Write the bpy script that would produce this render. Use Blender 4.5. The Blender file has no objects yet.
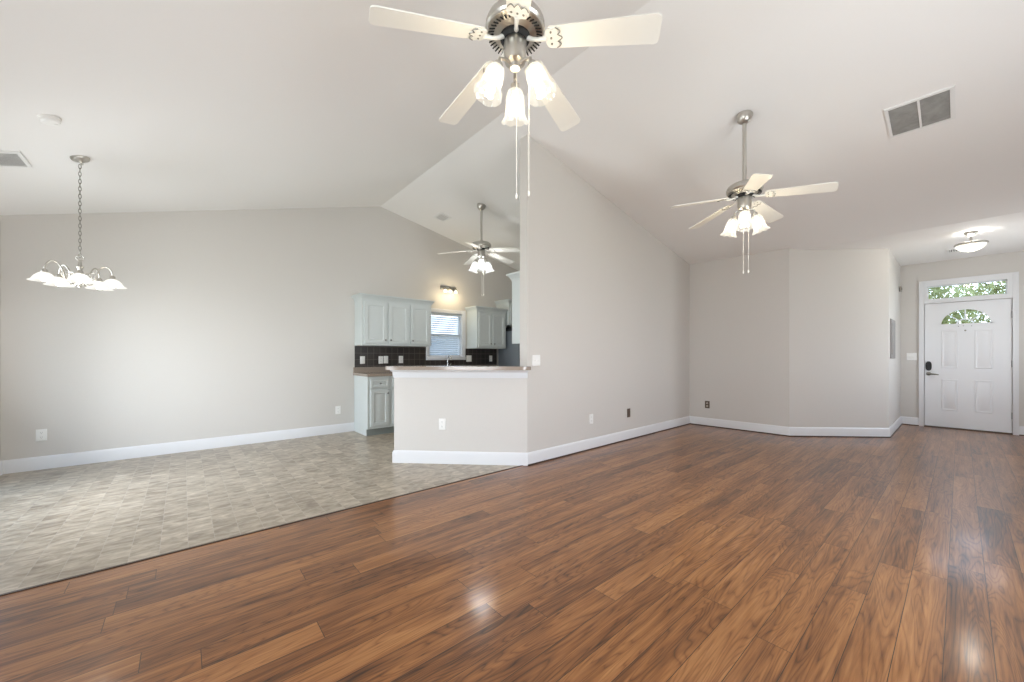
import bpy, bmesh, math, random
from mathutils import Vector, Matrix
PI = math.pi
random.seed(7)
SC = bpy.context.scene
COL = SC.collection

# ------------------------------------------------------------------ camera, world, daylight, exposure
YAW = math.radians(49.44)
cd = bpy.data.cameras.new('camera'); cam = bpy.data.objects.new('camera', cd); COL.objects.link(cam)
cam.location = (0, 0, 1.172); cam.rotation_euler = (PI/2, 0, YAW - PI/2)
cd.sensor_width = 36.0; cd.lens = 36.0*383.8/1024; cd.shift_y = 15.4/1024; cd.clip_start = 0.02
SC.camera = cam

w = bpy.data.worlds.new('daylight_sky'); SC.world = w; w.use_nodes = True
nt = w.node_tree; nt.nodes.clear()
wo = nt.nodes.new('ShaderNodeOutputWorld'); bg = nt.nodes.new('ShaderNodeBackground')
tc = nt.nodes.new('ShaderNodeTexCoord'); sp = nt.nodes.new('ShaderNodeSeparateXYZ'); rp = nt.nodes.new('ShaderNodeValToRGB')
nt.links.new(tc.outputs['Generated'], sp.inputs[0]); nt.links.new(sp.outputs['Z'], rp.inputs[0])
rp.color_ramp.elements[0].position = 0.0; rp.color_ramp.elements[0].color = (0.80, 0.91, 1.0, 1)
rp.color_ramp.elements[1].position = 0.6; rp.color_ramp.elements[1].color = (0.42, 0.66, 1.0, 1)
nt.links.new(rp.outputs[0], bg.inputs[0]); bg.inputs[1].default_value = 5.2
nt.links.new(bg.outputs[0], wo.inputs[0])

def area(name, loc, rot, sx, sy, power, color, spread=180):
    l = bpy.data.lights.new(name, 'AREA'); l.shape = 'RECTANGLE'; l.size = sx; l.size_y = sy
    l.energy = power; l.color = color; l.spread = math.radians(spread)
    o = bpy.data.objects.new(name, l); COL.objects.link(o); o.location = loc; o.rotation_euler = rot
    return o
DAY = (0.92, 0.96, 1.0)
# daylight lamps: sliding door, plus added fill at unseen west and south windows
area('daylight_sliding_door', (-1.33, 4.55, 1.08), (0, -PI/2, 0), 1.9, 1.4, 24, DAY, 145)
area('daylight_fill_west', (-1.33, 0.75, 1.45), (0, -PI/2, 0), 1.3, 1.7, 27, DAY)
area('daylight_fill_south', (2.6, -1.25, 1.4), (PI/2, 0, 0), 2.2, 1.4, 33, DAY)
area('daylight_fill_entry', (7.9, -1.25, 1.5), (PI/2, 0, 0), 1.0, 1.2, 11, DAY)
# added strip lamps low at the openings, tilted up to brighten the ceiling
area('ceiling_fill_sliding_door', (-1.20, 4.45, 0.40), (0, -PI/2-0.8, 0), 0.4, 1.2, 26, DAY)
area('ceiling_fill_west_window', (-1.20, 0.75, 0.98), (0, -PI/2-0.8, 0), 0.4, 1.6, 26, DAY)
area('ceiling_fill_south_window', (2.6, -1.12, 0.9), (PI/2+0.8, 0, 0), 2.1, 0.4, 32, DAY)
area('ceiling_fill_entry_window', (7.9, -1.12, 1.1), (PI/2+0.8, 0, 0), 0.9, 0.4, 9, DAY)

vs = SC.view_settings
vs.view_transform = 'Standard'; vs.look = 'None'; vs.exposure = 0.04; vs.gamma = 1.0; vs.use_curve_mapping = False
cy = SC.cycles
cy.use_denoising = True; cy.denoiser = 'OPENIMAGEDENOISE'; cy.denoising_prefilter = 'ACCURATE'
cy.max_bounces = 14; cy.diffuse_bounces = 8; cy.glossy_bounces = 4; cy.transmission_bounces = 8; cy.transparent_max_bounces = 16
cy.sample_clamp_indirect = 6.0; cy.caustics_reflective = False; cy.caustics_refractive = False

# ------------------------------------------------------------------ materials
class NT:
    def __init__(s, name):
        s.m = bpy.data.materials.new(name); s.m.use_nodes = True
        s.t = s.m.node_tree; s.t.nodes.clear()
        s.out = s.t.nodes.new('ShaderNodeOutputMaterial')
    def n(s, kind, **kw):
        x = s.t.nodes.new('ShaderNode'+kind)
        for k, v in kw.items(): setattr(x, k, v)
        return x
    def link(s, a, b): s.t.links.new(a, b)
    def set(s, sock, v):
        if hasattr(v, 'is_output'): s.link(v, sock)
        else: sock.default_value = v
    def math(s, op, a, b=0.0, c=None):
        x = s.n('Math', operation=op); s.set(x.inputs[0], a); s.set(x.inputs[1], b)
        if c is not None: s.set(x.inputs[2], c)
        return x.outputs[0]
    def xyz(s, a=0.0, b=0.0, c=0.0):
        x = s.n('CombineXYZ'); s.set(x.inputs[0], a); s.set(x.inputs[1], b); s.set(x.inputs[2], c); return x.outputs[0]
    def sep(s, v):
        x = s.n('SeparateXYZ'); s.link(v, x.inputs[0]); return x.outputs
    def obj(s): return s.n('TexCoord').outputs['Object']
    def noise(s, v, scale=1.0, detail=2.0, rough=0.5, dist=0.0):
        x = s.n('TexNoise'); s.set(x.inputs['Vector'], v); x.inputs['Scale'].default_value = scale
        x.inputs['Detail'].default_value = detail; x.inputs['Roughness'].default_value = rough; x.inputs['Distortion'].default_value = dist
        return x.outputs[0]
    def white(s, v):
        x = s.n('TexWhiteNoise', noise_dimensions='3D'); s.set(x.inputs['Vector'], v); return x
    def ramp(s, f, stops):
        x = s.n('ValToRGB'); s.set(x.inputs[0], f); e = x.color_ramp.elements
        while len(e) < len(stops): e.new(0.5)
        for i, (p, c) in enumerate(stops): e[i].position = p; e[i].color = (*c, 1)
        return x.outputs[0]
    def mix(s, f, a, b, blend='MIX'):
        x = s.n('Mix', data_type='RGBA', blend_type=blend); s.set(x.inputs[0], f)
        for i, v in ((6, a), (7, b)):
            s.set(x.inputs[i], (*v, 1) if isinstance(v, tuple) and len(v) == 3 else v)
        return x.outputs[2]
    def bsdf(s, color, rough=0.5, metal=0.0, **kw):
        x = s.n('BsdfPrincipled')
        s.set(x.inputs['Base Color'], (*color, 1) if isinstance(color, tuple) else color)
        s.set(x.inputs['Roughness'], rough); x.inputs['Metallic'].default_value = metal
        for k, v in kw.items(): s.set(x.inputs[k.replace('_', ' ')], v)
        s.link(x.outputs[0], s.out.inputs[0]); s.b = x
        return x
    def bump(s, h, strength=0.2, dist=0.01):
        x = s.n('Bump'); x.inputs['Strength'].default_value = strength; x.inputs['Distance'].default_value = dist
        s.link(h, x.inputs['Height']); s.link(x.outputs[0], s.b.inputs['Normal'])

def plain(name, color, rough=0.5, metal=0.0, var=0.0, scale=8.0, bump=0.0, **kw):
    t = NT(name); c = color
    if var or bump:
        n = t.noise(t.obj(), scale, 3.0)
        if var: c = t.mix(n, tuple(x*(1-var) for x in color), tuple(min(1, x*(1+var)) for x in color))
    t.bsdf(c, rough, metal, **kw)
    if bump: t.bump(n, bump, 0.002)
    return t.m

M = {}
M['wall'] = plain('wall_paint', (0.645, 0.622, 0.59), 0.75, var=0.015, scale=60, bump=0.04)
M['ceiling'] = plain('ceiling_paint', (0.85, 0.84, 0.825), 0.85, var=0.01, scale=80, bump=0.05)
M['trim'] = plain('white_trim_paint', (0.76, 0.77, 0.79), 0.35)
M['shoe'] = plain('dark_shoe_mould', (0.055, 0.03, 0.02), 0.4)
M['cab'] = plain('pale_grey_cabinet_paint', (0.60, 0.645, 0.64), 0.4, var=0.02, scale=20)
M['cab_dark'] = plain('cabinet_toe_kick', (0.25, 0.28, 0.27), 0.5)
M['knob'] = plain('dark_nickel_knob', (0.25, 0.25, 0.25), 0.3, 1.0)
M['laminate'] = plain('brown_beige_laminate', (0.32, 0.265, 0.22), 0.16, var=0.12, scale=90)
M['nickel'] = plain('brushed_nickel', (0.56, 0.54, 0.50), 0.32, 1.0, var=0.04, scale=150)
M['nickel_dark'] = plain('aged_nickel', (0.30, 0.29, 0.26), 0.4, 1.0)
M['recess'] = plain('dark_recess', (0.02, 0.02, 0.02), 0.8)
M['blade'] = plain('cream_white_blade', (0.82, 0.81, 0.76), 0.4, var=0.01, scale=30)
M['bracket'] = plain('cream_enamel_bracket', (0.80, 0.79, 0.74), 0.3)
M['plate'] = plain('white_plastic', (0.86, 0.86, 0.84), 0.3)
M['slot'] = plain('outlet_slots', (0.12, 0.12, 0.12), 0.5)
M['brown_plate'] = plain('brown_plastic', (0.10, 0.07, 0.05), 0.35)
M['tan_plate'] = plain('almond_plastic', (0.50, 0.46, 0.40), 0.4)
M['door'] = plain('white_door_paint', (0.80, 0.81, 0.83), 0.35)
M['hinge'] = plain('satin_hinge', (0.35, 0.35, 0.36), 0.35, 1.0)
M['black'] = plain('black_plastic', (0.012, 0.012, 0.014), 0.5)
M['fridge'] = plain('blue_grey_steel', (0.20, 0.225, 0.25), 0.38, 0.25, var=0.03, scale=3)
M['steel'] = plain('brushed_steel', (0.6, 0.6, 0.6), 0.25, 1.0)
M['chain'] = plain('white_pull_cord', (0.88, 0.86, 0.80), 0.4)
M['panel'] = plain('taupe_panel_paint', (0.27, 0.255, 0.24), 0.5)
M['filter'] = None
M['grille'] = plain('white_register_enamel', (0.80, 0.80, 0.79), 0.4)
t_ = NT('white_blind_vinyl'); a_ = t_.n('BsdfDiffuse'); b_ = t_.n('BsdfTranslucent'); c_ = t_.n('MixShader'); c_.inputs[0].default_value = 0.4
a_.inputs[0].default_value = b_.inputs[0].default_value = (0.85, 0.86, 0.87, 1)
t_.link(a_.outputs[0], c_.inputs[1]); t_.link(b_.outputs[0], c_.inputs[2]); t_.link(c_.outputs[0], t_.out.inputs[0]); M['blind'] = t_.m
M['threshold'] = plain('bronze_threshold', (0.10, 0.065, 0.045), 0.4, 0.5)

def glass_mat():
    t = NT('window_glass'); tr = t.n('BsdfTransparent'); gl = t.n('BsdfGlossy'); gl.inputs['Roughness'].default_value = 0.02
    fr = t.n('LayerWeight'); fr.inputs[0].default_value = 0.3
    mx = t.n('MixShader'); t.link(t.math('MULTIPLY', fr.outputs['Fresnel'], 0.6), mx.inputs[0])
    t.link(tr.outputs[0], mx.inputs[1]); t.link(gl.outputs[0], mx.inputs[2]); t.link(mx.outputs[0], t.out.inputs[0])
    return t.m
M['glass'] = glass_mat()

def shade_mat(name, color, emit, clear=0.5):
    t = NT(name)
    tr = t.n('BsdfTransparent'); tr.inputs[0].default_value = (*color, 1)
    gl = t.n('BsdfGlossy'); gl.inputs['Roughness'].default_value = 0.12; gl.inputs[0].default_value = (0.5, 0.5, 0.5, 1)
    df = t.n('BsdfTranslucent'); df.inputs[0].default_value = (0.05, 0.05, 0.045, 1)
    em = t.n('Emission'); em.inputs[0].default_value = (*color, 1); em.inputs[1].default_value = emit
    lw = t.n('LayerWeight'); lw.inputs[0].default_value = 0.5
    a = t.n('MixShader'); a.inputs[0].default_value = 0.3; t.link(df.outputs[0], a.inputs[1]); t.link(gl.outputs[0], a.inputs[2])
    ad = t.n('AddShader'); t.link(a.outputs[0], ad.inputs[0]); t.link(em.outputs[0], ad.inputs[1])
    b = t.n('MixShader'); t.link(t.math('MULTIPLY', t.math('SUBTRACT', 1.0, lw.outputs['Facing']), clear), b.inputs[0])
    t.link(ad.outputs[0], b.inputs[1]); t.link(tr.outputs[0], b.inputs[2]); t.link(b.outputs[0], t.out.inputs[0])
    return t.m
M['shade_warm'] = shade_mat('warm_lit_glass', (1.0, 0.95, 0.83), 0.95, 0.5)
M['shade_cool'] = shade_mat('cool_lit_glass', (0.96, 0.98, 1.0), 1.0, 0.55)
M['shade_soft'] = shade_mat('lit_alabaster_glass', (1.0, 0.975, 0.92), 0.95, 0.6)
def bulb_mat(name, color, e):
    t = NT(name); em = t.n('Emission'); em.inputs[0].default_value = (*color, 1); em.inputs[1].default_value = e
    t.link(em.outputs[0], t.out.inputs[0]); return t.m
M['bulb_warm'] = bulb_mat('warm_bulb', (1.0, 0.86, 0.62), 25.0)
M['bulb_cool'] = bulb_mat('cool_bulb', (1.0, 0.97, 0.92), 35.0)

def wood_mat():
    t = NT('acacia_plank_floor'); x, y, z = t.sep(t.obj())
    ys = t.math('DIVIDE', t.math('SUBTRACT', y, 0.043), 0.129); row = t.math('FLOOR', ys)
    rr = t.white(t.xyz(row, 3.7, 1.1)).outputs[0]
    xs = t.math('ADD', t.math('DIVIDE', x, 1.24), rr); colm = t.math('FLOOR', xs)
    idn = t.white(t.xyz(row, colm, 0.5)); idv = idn.outputs[0]; ic = t.n('SeparateColor'); t.link(idn.outputs[1], ic.inputs[0])
    ox = t.math('MULTIPLY', ic.outputs[0], 37.0); oy = t.math('MULTIPLY', ic.outputs[1], 19.0)
    gx = t.math('ADD', x, ox); gy = t.math('ADD', y, oy)
    n1 = t.noise(t.xyz(t.math('MULTIPLY', gx, 0.8), t.math('MULTIPLY', gy, 7.5), oy), 1.0, 2.0, 0.5, 0.5)
    rings = t.math('POWER', t.math('ABSOLUTE', t.math('SINE', t.math('MULTIPLY', n1, 75.0))), 0.45)
    big = t.noise(t.xyz(t.math('MULTIPLY', gx, 0.9), t.math('MULTIPLY', gy, 6.0), ox), 1.0, 3.0, 0.55, 0.6)
    fib = t.noise(t.xyz(t.math('MULTIPLY', gx, 6.0), t.math('MULTIPLY', gy, 150.0), 0.0), 1.0, 3.0, 0.6)
    f = t.math('ADD', 0.02, t.math('ADD', 0.045, t.math('MULTIPLY', idv, 0.17)))
    f = t.math('ADD', f, t.math('MULTIPLY', t.math('SUBTRACT', rings, 0.75), 0.20))
    f = t.math('ADD', f, t.math('MULTIPLY', big, 0.55))
    f = t.math('ADD', f, t.math('MULTIPLY', t.math('SUBTRACT', fib, 0.5), 0.36))
    streak = t.noise(t.xyz(t.math('MULTIPLY', gx, 1.6), t.math('MULTIPLY', gy, 34.0), oy), 1.0, 3.0, 0.6, 0.5)
    f = t.math('ADD', f, t.math('MULTIPLY', t.math('SUBTRACT', streak, 0.5), 0.62))
    f = t.math('ADD', f, 0.12)
    c = t.ramp(f, [(0.26, (0.040, 0.016, 0.007)), (0.43, (0.142, 0.053, 0.017)), (0.60, (0.262, 0.106, 0.034)), (0.85, (0.43, 0.200, 0.072))])
    fy = t.math('FRACT', ys); ey = t.math('MULTIPLY', t.math('MINIMUM', fy, t.math('SUBTRACT', 1.0, fy)), 0.129)
    fx = t.math('FRACT', xs); ex = t.math('MULTIPLY', t.math('MINIMUM', fx, t.math('SUBTRACT', 1.0, fx)), 1.24)
    e = t.math('MINIMUM', ex, ey); gap = t.math('LESS_THAN', e, 0.0013)
    c = t.mix(gap, c, (0.035, 0.018, 0.010))
    t.bsdf(c, t.math('ADD', 0.285, t.math('MULTIPLY', fib, 0.05)))
    t.b.inputs['Specular IOR Level'].default_value = 0.30; t.b.inputs['Coat Weight'].default_value = 0.42; t.b.inputs['Coat Roughness'].default_value = 0.13
    return t.m
M['wood'] = wood_mat()

def tile_mat():
    t = NT('stone_look_vinyl_tile'); x, y, z = t.sep(t.obj())
    xs = t.math('DIVIDE', t.math('ADD', x, 0.11), 0.132); row = t.math('FLOOR', xs)
    half = t.math('MULTIPLY', t.math('MODULO', t.math('ABSOLUTE', row), 2.0), 0.5)
    ys = t.math('ADD', t.math('DIVIDE', y, 0.265), half); colm = t.math('FLOOR', ys)
    idn = t.white(t.xyz(row, colm, 2.5)).outputs[0]
    o = t.math('MULTIPLY', idn, 50.0)
    n1 = t.noise(t.xyz(t.math('ADD', t.math('MULTIPLY', x, 5.0), o), t.math('MULTIPLY', y, 11.0), o), 1.6, 5.0, 0.62, 0.5)
    n2 = t.noise(t.xyz(x, y, 0.0), 2.2, 2.0)
    f = t.math('ADD', t.math('MULTIPLY', n1, 0.95), t.math('MULTIPLY', t.math('SUBTRACT', idn, 0.5), 0.10))
    f = t.math('ADD', f, t.math('MULTIPLY', t.math('SUBTRACT', n2, 0.5), 0.15))
    c = t.ramp(f, [(0.30, (0.23, 0.185, 0.135)), (0.5, (0.395, 0.335, 0.255)), (0.70, (0.59, 0.515, 0.41))])
    fx = t.math('FRACT', xs); ex = t.math('MULTIPLY', t.math('MINIMUM', fx, t.math('SUBTRACT', 1.0, fx)), 0.132)
    fy = t.math('FRACT', ys); ey = t.math('MULTIPLY', t.math('MINIMUM', fy, t.math('SUBTRACT', 1.0, fy)), 0.265)
    gx = t.math('LESS_THAN', ex, 0.0022); gy = t.math('LESS_THAN', ey, 0.0018)
    c = t.mix(t.math('MULTIPLY', gx, 0.38), c, (0.47, 0.43, 0.37))
    c = t.mix(t.math('MULTIPLY', gy, 0.22), c, (0.23, 0.20, 0.165))
    t.bsdf(c, 0.33); t.bump(n1, 0.10, 0.002)
    return t.m
M['tile'] = tile_mat()

def splash_mat():
    t = NT('dark_brown_splash_tile'); x, y, z = t.sep(t.obj())
    xs = t.math('DIVIDE', x, 0.102); zs = t.math('DIVIDE', z, 0.102)
    idn = t.white(t.xyz(t.math('FLOOR', xs), t.math('FLOOR', zs), 0.5)).outputs[0]
    n = t.noise(t.xyz(x, y, z), 40.0, 3.0)
    c = t.mix(t.math('MULTIPLY_ADD', n, 0.6, t.math('MULTIPLY', idn, 0.4)), (0.012, 0.009, 0.008), (0.055, 0.043, 0.038))
    def ed(v):
        f = t.math('FRACT', v); return t.math('MULTIPLY', t.math('MINIMUM', f, t.math('SUBTRACT', 1.0, f)), 0.102)
    g = t.math('LESS_THAN', t.math('MINIMUM', ed(xs), ed(zs)), 0.0035)
    c = t.mix(g, c, (0.11, 0.095, 0.085))
    t.bsdf(c, 0.35); return t.m
M['splash'] = splash_mat()

def filter_mat():
    t = NT('dusty_filter_mesh'); n = t.noise(t.obj(), 9.0, 4.0, 0.6, 1.0)
    t.bsdf(t.mix(n, (0.22, 0.215, 0.20), (0.47, 0.46, 0.44)), 0.9); return t.m
M['filter'] = filter_mat()
def leaf_mat():
    t = NT('leaf_green'); r = t.n('ObjectInfo'); n = t.noise(t.obj(), 3.0, 2.0)
    c = t.ramp(n, [(0.3, (0.18, 0.18, 0.06)), (0.7, (0.50, 0.49, 0.25))])
    d = t.n('BsdfDiffuse'); t.link(c, d.inputs[0]); l = t.n('BsdfTranslucent'); t.link(c, l.inputs[0])
    mx = t.n('MixShader'); mx.inputs[0].default_value = 0.5; t.link(d.outputs[0], mx.inputs[1]); t.link(l.outputs[0], mx.inputs[2])
    t.link(mx.outputs[0], t.out.inputs[0]); return t.m
M['leaf'] = leaf_mat()
M['bark'] = plain('brown_bark', (0.16, 0.11, 0.08), 0.9, var=0.3, scale=12, bump=0.3)
M['lawn'] = plain('lawn_ground', (0.16, 0.20, 0.09), 0.95, var=0.3, scale=6)
M['fence'] = plain('weathered_grey_fence', (0.20, 0.22, 0.24), 0.8, var=0.15, scale=5)

# ------------------------------------------------------------------ mesh helpers
def mark(bm, n0, mi):
    if mi:
        bm.faces.ensure_lookup_table()
        for f in bm.faces[n0:]: f.material_index = mi
def box(bm, x0, x1, y0, y1, z0, z1, mi=0, mat=None, bevel=0.0):
    n0 = len(bm.faces)
    vs_ = [bm.verts.new((x, y, z)) for z in (z0, z1) for y in (y0, y1) for x in (x0, x1)]
    fs = [bm.faces.new([vs_[i] for i in q]) for q in ((0,2,3,1),(4,5,7,6),(0,1,5,4),(2,6,7,3),(0,4,6,2),(1,3,7,5))]
    if mat is not None:
        for v in vs_: v.co = mat @ v.co
    if bevel:
        es = {e for f in fs for e in f.edges}
        bmesh.ops.bevel(bm, geom=list(es), offset=bevel, segments=2, profile=0.5, affect='EDGES')
    mark(bm, n0, mi)
def prism(bm, pts, f, mi=0):
    """pts: 2D outline, f(p, k) -> 3D for k = 0, 1"""
    n0 = len(bm.faces); n = len(pts)
    a = [bm.verts.new(f(p, 0)) for p in pts]; b = [bm.verts.new(f(p, 1)) for p in pts]
    bm.faces.new(a); bm.faces.new(b[::-1])
    for i in range(n): bm.faces.new((a[i], b[i], b[(i+1) % n], a[(i+1) % n]))
    mark(bm, n0, mi)
def prism_xy(bm, pts, z0, z1, mi=0): prism(bm, pts, lambda p, k: (p[0], p[1], (z0, z1)[k]), mi)
def prism_xz(bm, pts, y0, y1, mi=0): prism(bm, pts, lambda p, k: (p[0], (y0, y1)[k], p[1]), mi)
def prism_yz(bm, pts, x0, x1, mi=0): prism(bm, pts, lambda p, k: ((x0, x1)[k], p[0], p[1]), mi)
def lathe(bm, prof, seg=32, mi=0, c=(0, 0, 0), mat=None, close=True, mod=None):
    """prof: (r, z) list; mod(i, ang, r, z) -> (r, z) lets a rim scallop"""
    n0 = len(bm.faces); rings = []
    for i, (r, z) in enumerate(prof):
        ring = []
        for k in range(seg):
            a = 2*PI*k/seg; rr, zz = (mod(i, a, r, z) if mod else (r, z))
            p = Vector((rr*math.cos(a), rr*math.sin(a), zz))
            if mat is not None: p = mat @ p
            ring.append(bm.verts.new(p + Vector(c)))
        rings.append(ring)
    for i in range(len(rings)-1):
        for k in range(seg):
            bm.faces.new((rings[i][k], rings[i][(k+1) % seg], rings[i+1][(k+1) % seg], rings[i+1][k]))
    if close:
        if prof[0][0] > 1e-6: bm.faces.new(rings[0][::-1])
        if prof[-1][0] > 1e-6: bm.faces.new(rings[-1])
    mark(bm, n0, mi)
def tube(bm, pts, r, seg=10, mi=0, radii=None, cap=True):
    n0 = len(bm.faces); P = [Vector(p) for p in pts]; rings = []; up = None
    for i, p in enumerate(P):
        d = (P[min(i+1, len(P)-1)] - P[max(i-1, 0)]).normalized()
        if up is None: up = Vector((0, 0, 1)) if abs(d.z) < 0.9 else Vector((1, 0, 0))
        s = d.cross(up).normalized(); up = s.cross(d).normalized()
        rr = radii[i] if radii else r
        rings.append([bm.verts.new(p + s*rr*math.cos(2*PI*k/seg) + up*rr*math.sin(2*PI*k/seg)) for k in range(seg)])
    for i in range(len(rings)-1):
        for k in range(seg): bm.faces.new((rings[i][k], rings[i][(k+1) % seg], rings[i+1][(k+1) % seg], rings[i+1][k]))
    if cap: bm.faces.new(rings[0][::-1]); bm.faces.new(rings[-1])
    mark(bm, n0, mi)
def ring_loop(bm, pts, r, seg=6, mi=0):
    n0 = len(bm.faces); P = [Vector(p) for p in pts]; n = len(P); rings = []
    nrm = Vector((0, 0, 0))
    for i in range(n): nrm += P[i].cross(P[(i+1) % n])
    cen = sum(P, Vector((0,0,0)))/n; nrm = Vector((0,0,0))
    for i in range(n): nrm += (P[i]-cen).cross(P[(i+1) % n]-cen)
    nrm.normalize()
    for i in range(n):
        d = (P[(i+1) % n]-P[i-1]).normalized(); s = d.cross(nrm).normalized()
        rings.append([bm.verts.new(P[i] + s*r*math.cos(2*PI*k/seg) + nrm*r*math.sin(2*PI*k/seg)) for k in range(seg)])
    for i in range(n):
        for k in range(seg): bm.faces.new((rings[i][k], rings[i][(k+1) % seg], rings[(i+1) % n][(k+1) % seg], rings[(i+1) % n][k]))
    mark(bm, n0, mi)
def sphere(bm, c, r, mi=0, sz=1.0, seg=16):
    lathe(bm, [(r*math.sin(PI*i/10)+1e-5, -r*sz*math.cos(PI*i/10)) for i in range(11)], seg, mi, c)
def loft_rect(bm, loops, f, mi=0, cap0=True, cap1=True):
    """loops: list of 4-point outlines mapped by f -> 3D"""
    n0 = len(bm.faces); R = [[bm.verts.new(f(p)) for p in lp] for lp in loops]
    for a, b in zip(R, R[1:]):
        for k in range(len(a)): bm.faces.new((a[k], a[(k+1) % len(a)], b[(k+1) % len(b)], b[k]))
    if cap0: bm.faces.new(R[0][::-1])
    if cap1: bm.faces.new(R[-1])
    mark(bm, n0, mi)
def BM(): return bmesh.new()
def obj(name, bm, mats, parent=None, loc=None, smooth=35, matrix=None):
    bmesh.ops.recalc_face_normals(bm, faces=bm.faces[:])
    me = bpy.data.meshes.new(name); bm.to_mesh(me); bm.free()
    for m in (mats if isinstance(mats, (list, tuple)) else [mats]): me.materials.append(M[m])
    if smooth:
        me.polygons.foreach_set('use_smooth', [True]*len(me.polygons)); me.set_sharp_from_angle(angle=math.radians(smooth))
    o = bpy.data.objects.new(name, me); COL.objects.link(o)
    if parent is not None: o.parent = parent
    if matrix is not None: o.matrix_local = matrix
    elif loc is not None: o.location = loc
    return o
def tag(o, label, cat, group=None):
    o['label'] = label; o['category'] = cat
    if group: o['group'] = group
    return o
def thing(name, label, cat, loc=(0, 0, 0), rotz=0.0, group=None, matrix=None):
    o = bpy.data.objects.new(name, None); COL.objects.link(o); o.empty_display_size = 0.1
    o.location = loc; o.rotation_euler = (0, 0, rotz)
    if matrix is not None: o.matrix_world = matrix
    return tag(o, label, cat, group)
def struct(name, bm, m, parent=None, smooth=35):
    o = obj(name, bm, m, parent, smooth=smooth)
    if parent is None: o['kind'] = 'structure'
    return o
def dup(root, loc, rotz, label, group=None):
    def cp(o, par):
        c = o.copy(); COL.objects.link(c)
        if par is not None: c.parent = par
        for ch in [x for x in bpy.data.objects if x.parent is o and x is not c]: cp(ch, c)
        return c
    r = cp(root, None); r.location = loc; r.rotation_euler = (0, 0, rotz); r['label'] = label
    if group: r['group'] = group
    return r

# ------------------------------------------------------------------ room numbers (metres)
XW, XE, YS, YN = -1.38, 9.44, -1.30, 6.20       # west, entry, south, north wall faces
RX, RZ = 2.455, 3.635                           # ridge
SL, SR = 0.277, 0.2025                          # the two slopes
FX, FZ = 6.90, 3.635 - 0.2025*(6.90-2.455)      # where the flat entry ceiling begins
def ceil_z(x): return RZ - SL*(RX-x) if x < RX else max(RZ - SR*(x-RX), FZ)
WY = 3.03                                       # living face of the dividing wall
P1, P2 = (1.769, 4.071), (2.81, 3.03)           # half wall face ends
EY = 0.675
Q3, Q4, Q5, Q6 = (6.70, 3.07), (6.76, 1.635), (7.76, EY), (9.44, EY)
WK = (Q3[1]-P2[1])/(Q3[0]-P2[0])           # the dividing wall is a touch out of square
def wy(x): return WY + WK*(x-P2[0])

# floors
bm = BM(); box(bm, XW-0.1, XE+0.1, YS-0.1, 3.06, -0.10, 0.0); struct('floor_wood', bm, 'wood')
bm = BM(); box(bm, XW-0.1, 6.3, 3.06, YN+0.1, -0.10, 0.0); struct('floor_tile', bm, 'tile')
bm = BM(); box(bm, XW, 2.79, 3.049, 3.067, 0.0, 0.004); struct('trim_floor_strip', bm, 'shoe')
# ceiling
T = 0.12
bm = BM()
prism_xz(bm, [(XW-0.2, ceil_z(XW-0.2)), (RX, RZ), (RX, RZ+T), (XW-0.2, ceil_z(XW-0.2)+T)], YS-0.2, YN+0.2)
prism_xz(bm, [(RX, RZ), (FX, FZ), (FX, FZ+T), (RX, RZ+T)], YS-0.2, YN+0.2)
prism_xz(bm, [(FX, FZ), (XE+0.2, FZ), (XE+0.2, FZ+T), (FX, FZ+T)], YS-0.2, YN+0.2)
struct('ceiling', bm, 'ceiling', smooth=0)

# walls
def gable(bm, x0, x1, y0, y1, zb=0.0, zt=None):
    """wall slab in the XZ plane from zb up to zt (None = up into the sloped ceiling)"""
    top = lambda x: (ceil_z(x)+0.04) if zt is None else zt
    xs = [x0] + [x for x in (RX, FX) if x0 < x < x1] + [x1]
    prism_xz(bm, [(x0, zb)] + [(x1, zb)] + [(x, top(x)) for x in reversed(xs)], y0, y1)
KW = (3.35, 4.05, 1.165, 1.975)                 # kitchen window opening
bm = BM()
gable(bm, XW-0.12, KW[0], YN, YN+0.12); gable(bm, KW[1], 6.2, YN, YN+0.12)
gable(bm, KW[0], KW[1], YN, YN+0.12, 0.0, KW[2]); gable(bm, KW[0], KW[1], YN, YN+0.12, KW[3])
struct('wall_north', bm, 'wall', smooth=0)
bm = BM(); prism(bm, [(P2[0], 0), (Q3[0], 0), (Q3[0], ceil_z(Q3[0])+0.04), (P2[0], ceil_z(P2[0])+0.04)], lambda p, k: (p[0], wy(p[0])+0.12*k, p[1])); struct('wall_divider', bm, 'wall', smooth=0)
bm = BM(); prism_xy(bm, [Q3, Q4, (6.88, 1.635), (6.82, 3.19), (6.70, 3.19)], 0, ceil_z(6.76)+0.04); struct('wall_back', bm, 'wall', smooth=0)
bm = BM(); prism_xy(bm, [Q4, Q5, (7.76, 0.82), (6.88, 1.634)], 0, FZ+0.04); struct('wall_angled', bm, 'wall', smooth=0)
bm = BM(); box(bm, 7.76, 9.44, EY, EY+0.12, 0, FZ+0.04); struct('wall_entry_side', bm, 'wall', smooth=0)
DY0, DY1, DZ = -0.508, 0.395, 2.05              # door opening
TY0, TY1, TZ0, TZ1 = -0.46, 0.36, 2.115, 2.335  # transom glass
bm = BM()
box(bm, XE, XE+0.14, DY1, 0.80, 0, FZ+0.04); box(bm, XE, XE+0.14, YS-0.12, DY0, 0, FZ+0.04)
box(bm, XE, XE+0.14, DY0, DY1, TZ1, FZ+0.04); box(bm, XE, XE+0.14, DY0, DY1, DZ, TZ0)
box(bm, XE, XE+0.14, DY0, TY0, TZ0, TZ1); box(bm, XE, XE+0.14, TY1, DY1, TZ0, TZ1)
struct('wall_entry', bm, 'wall', smooth=0)
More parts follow.
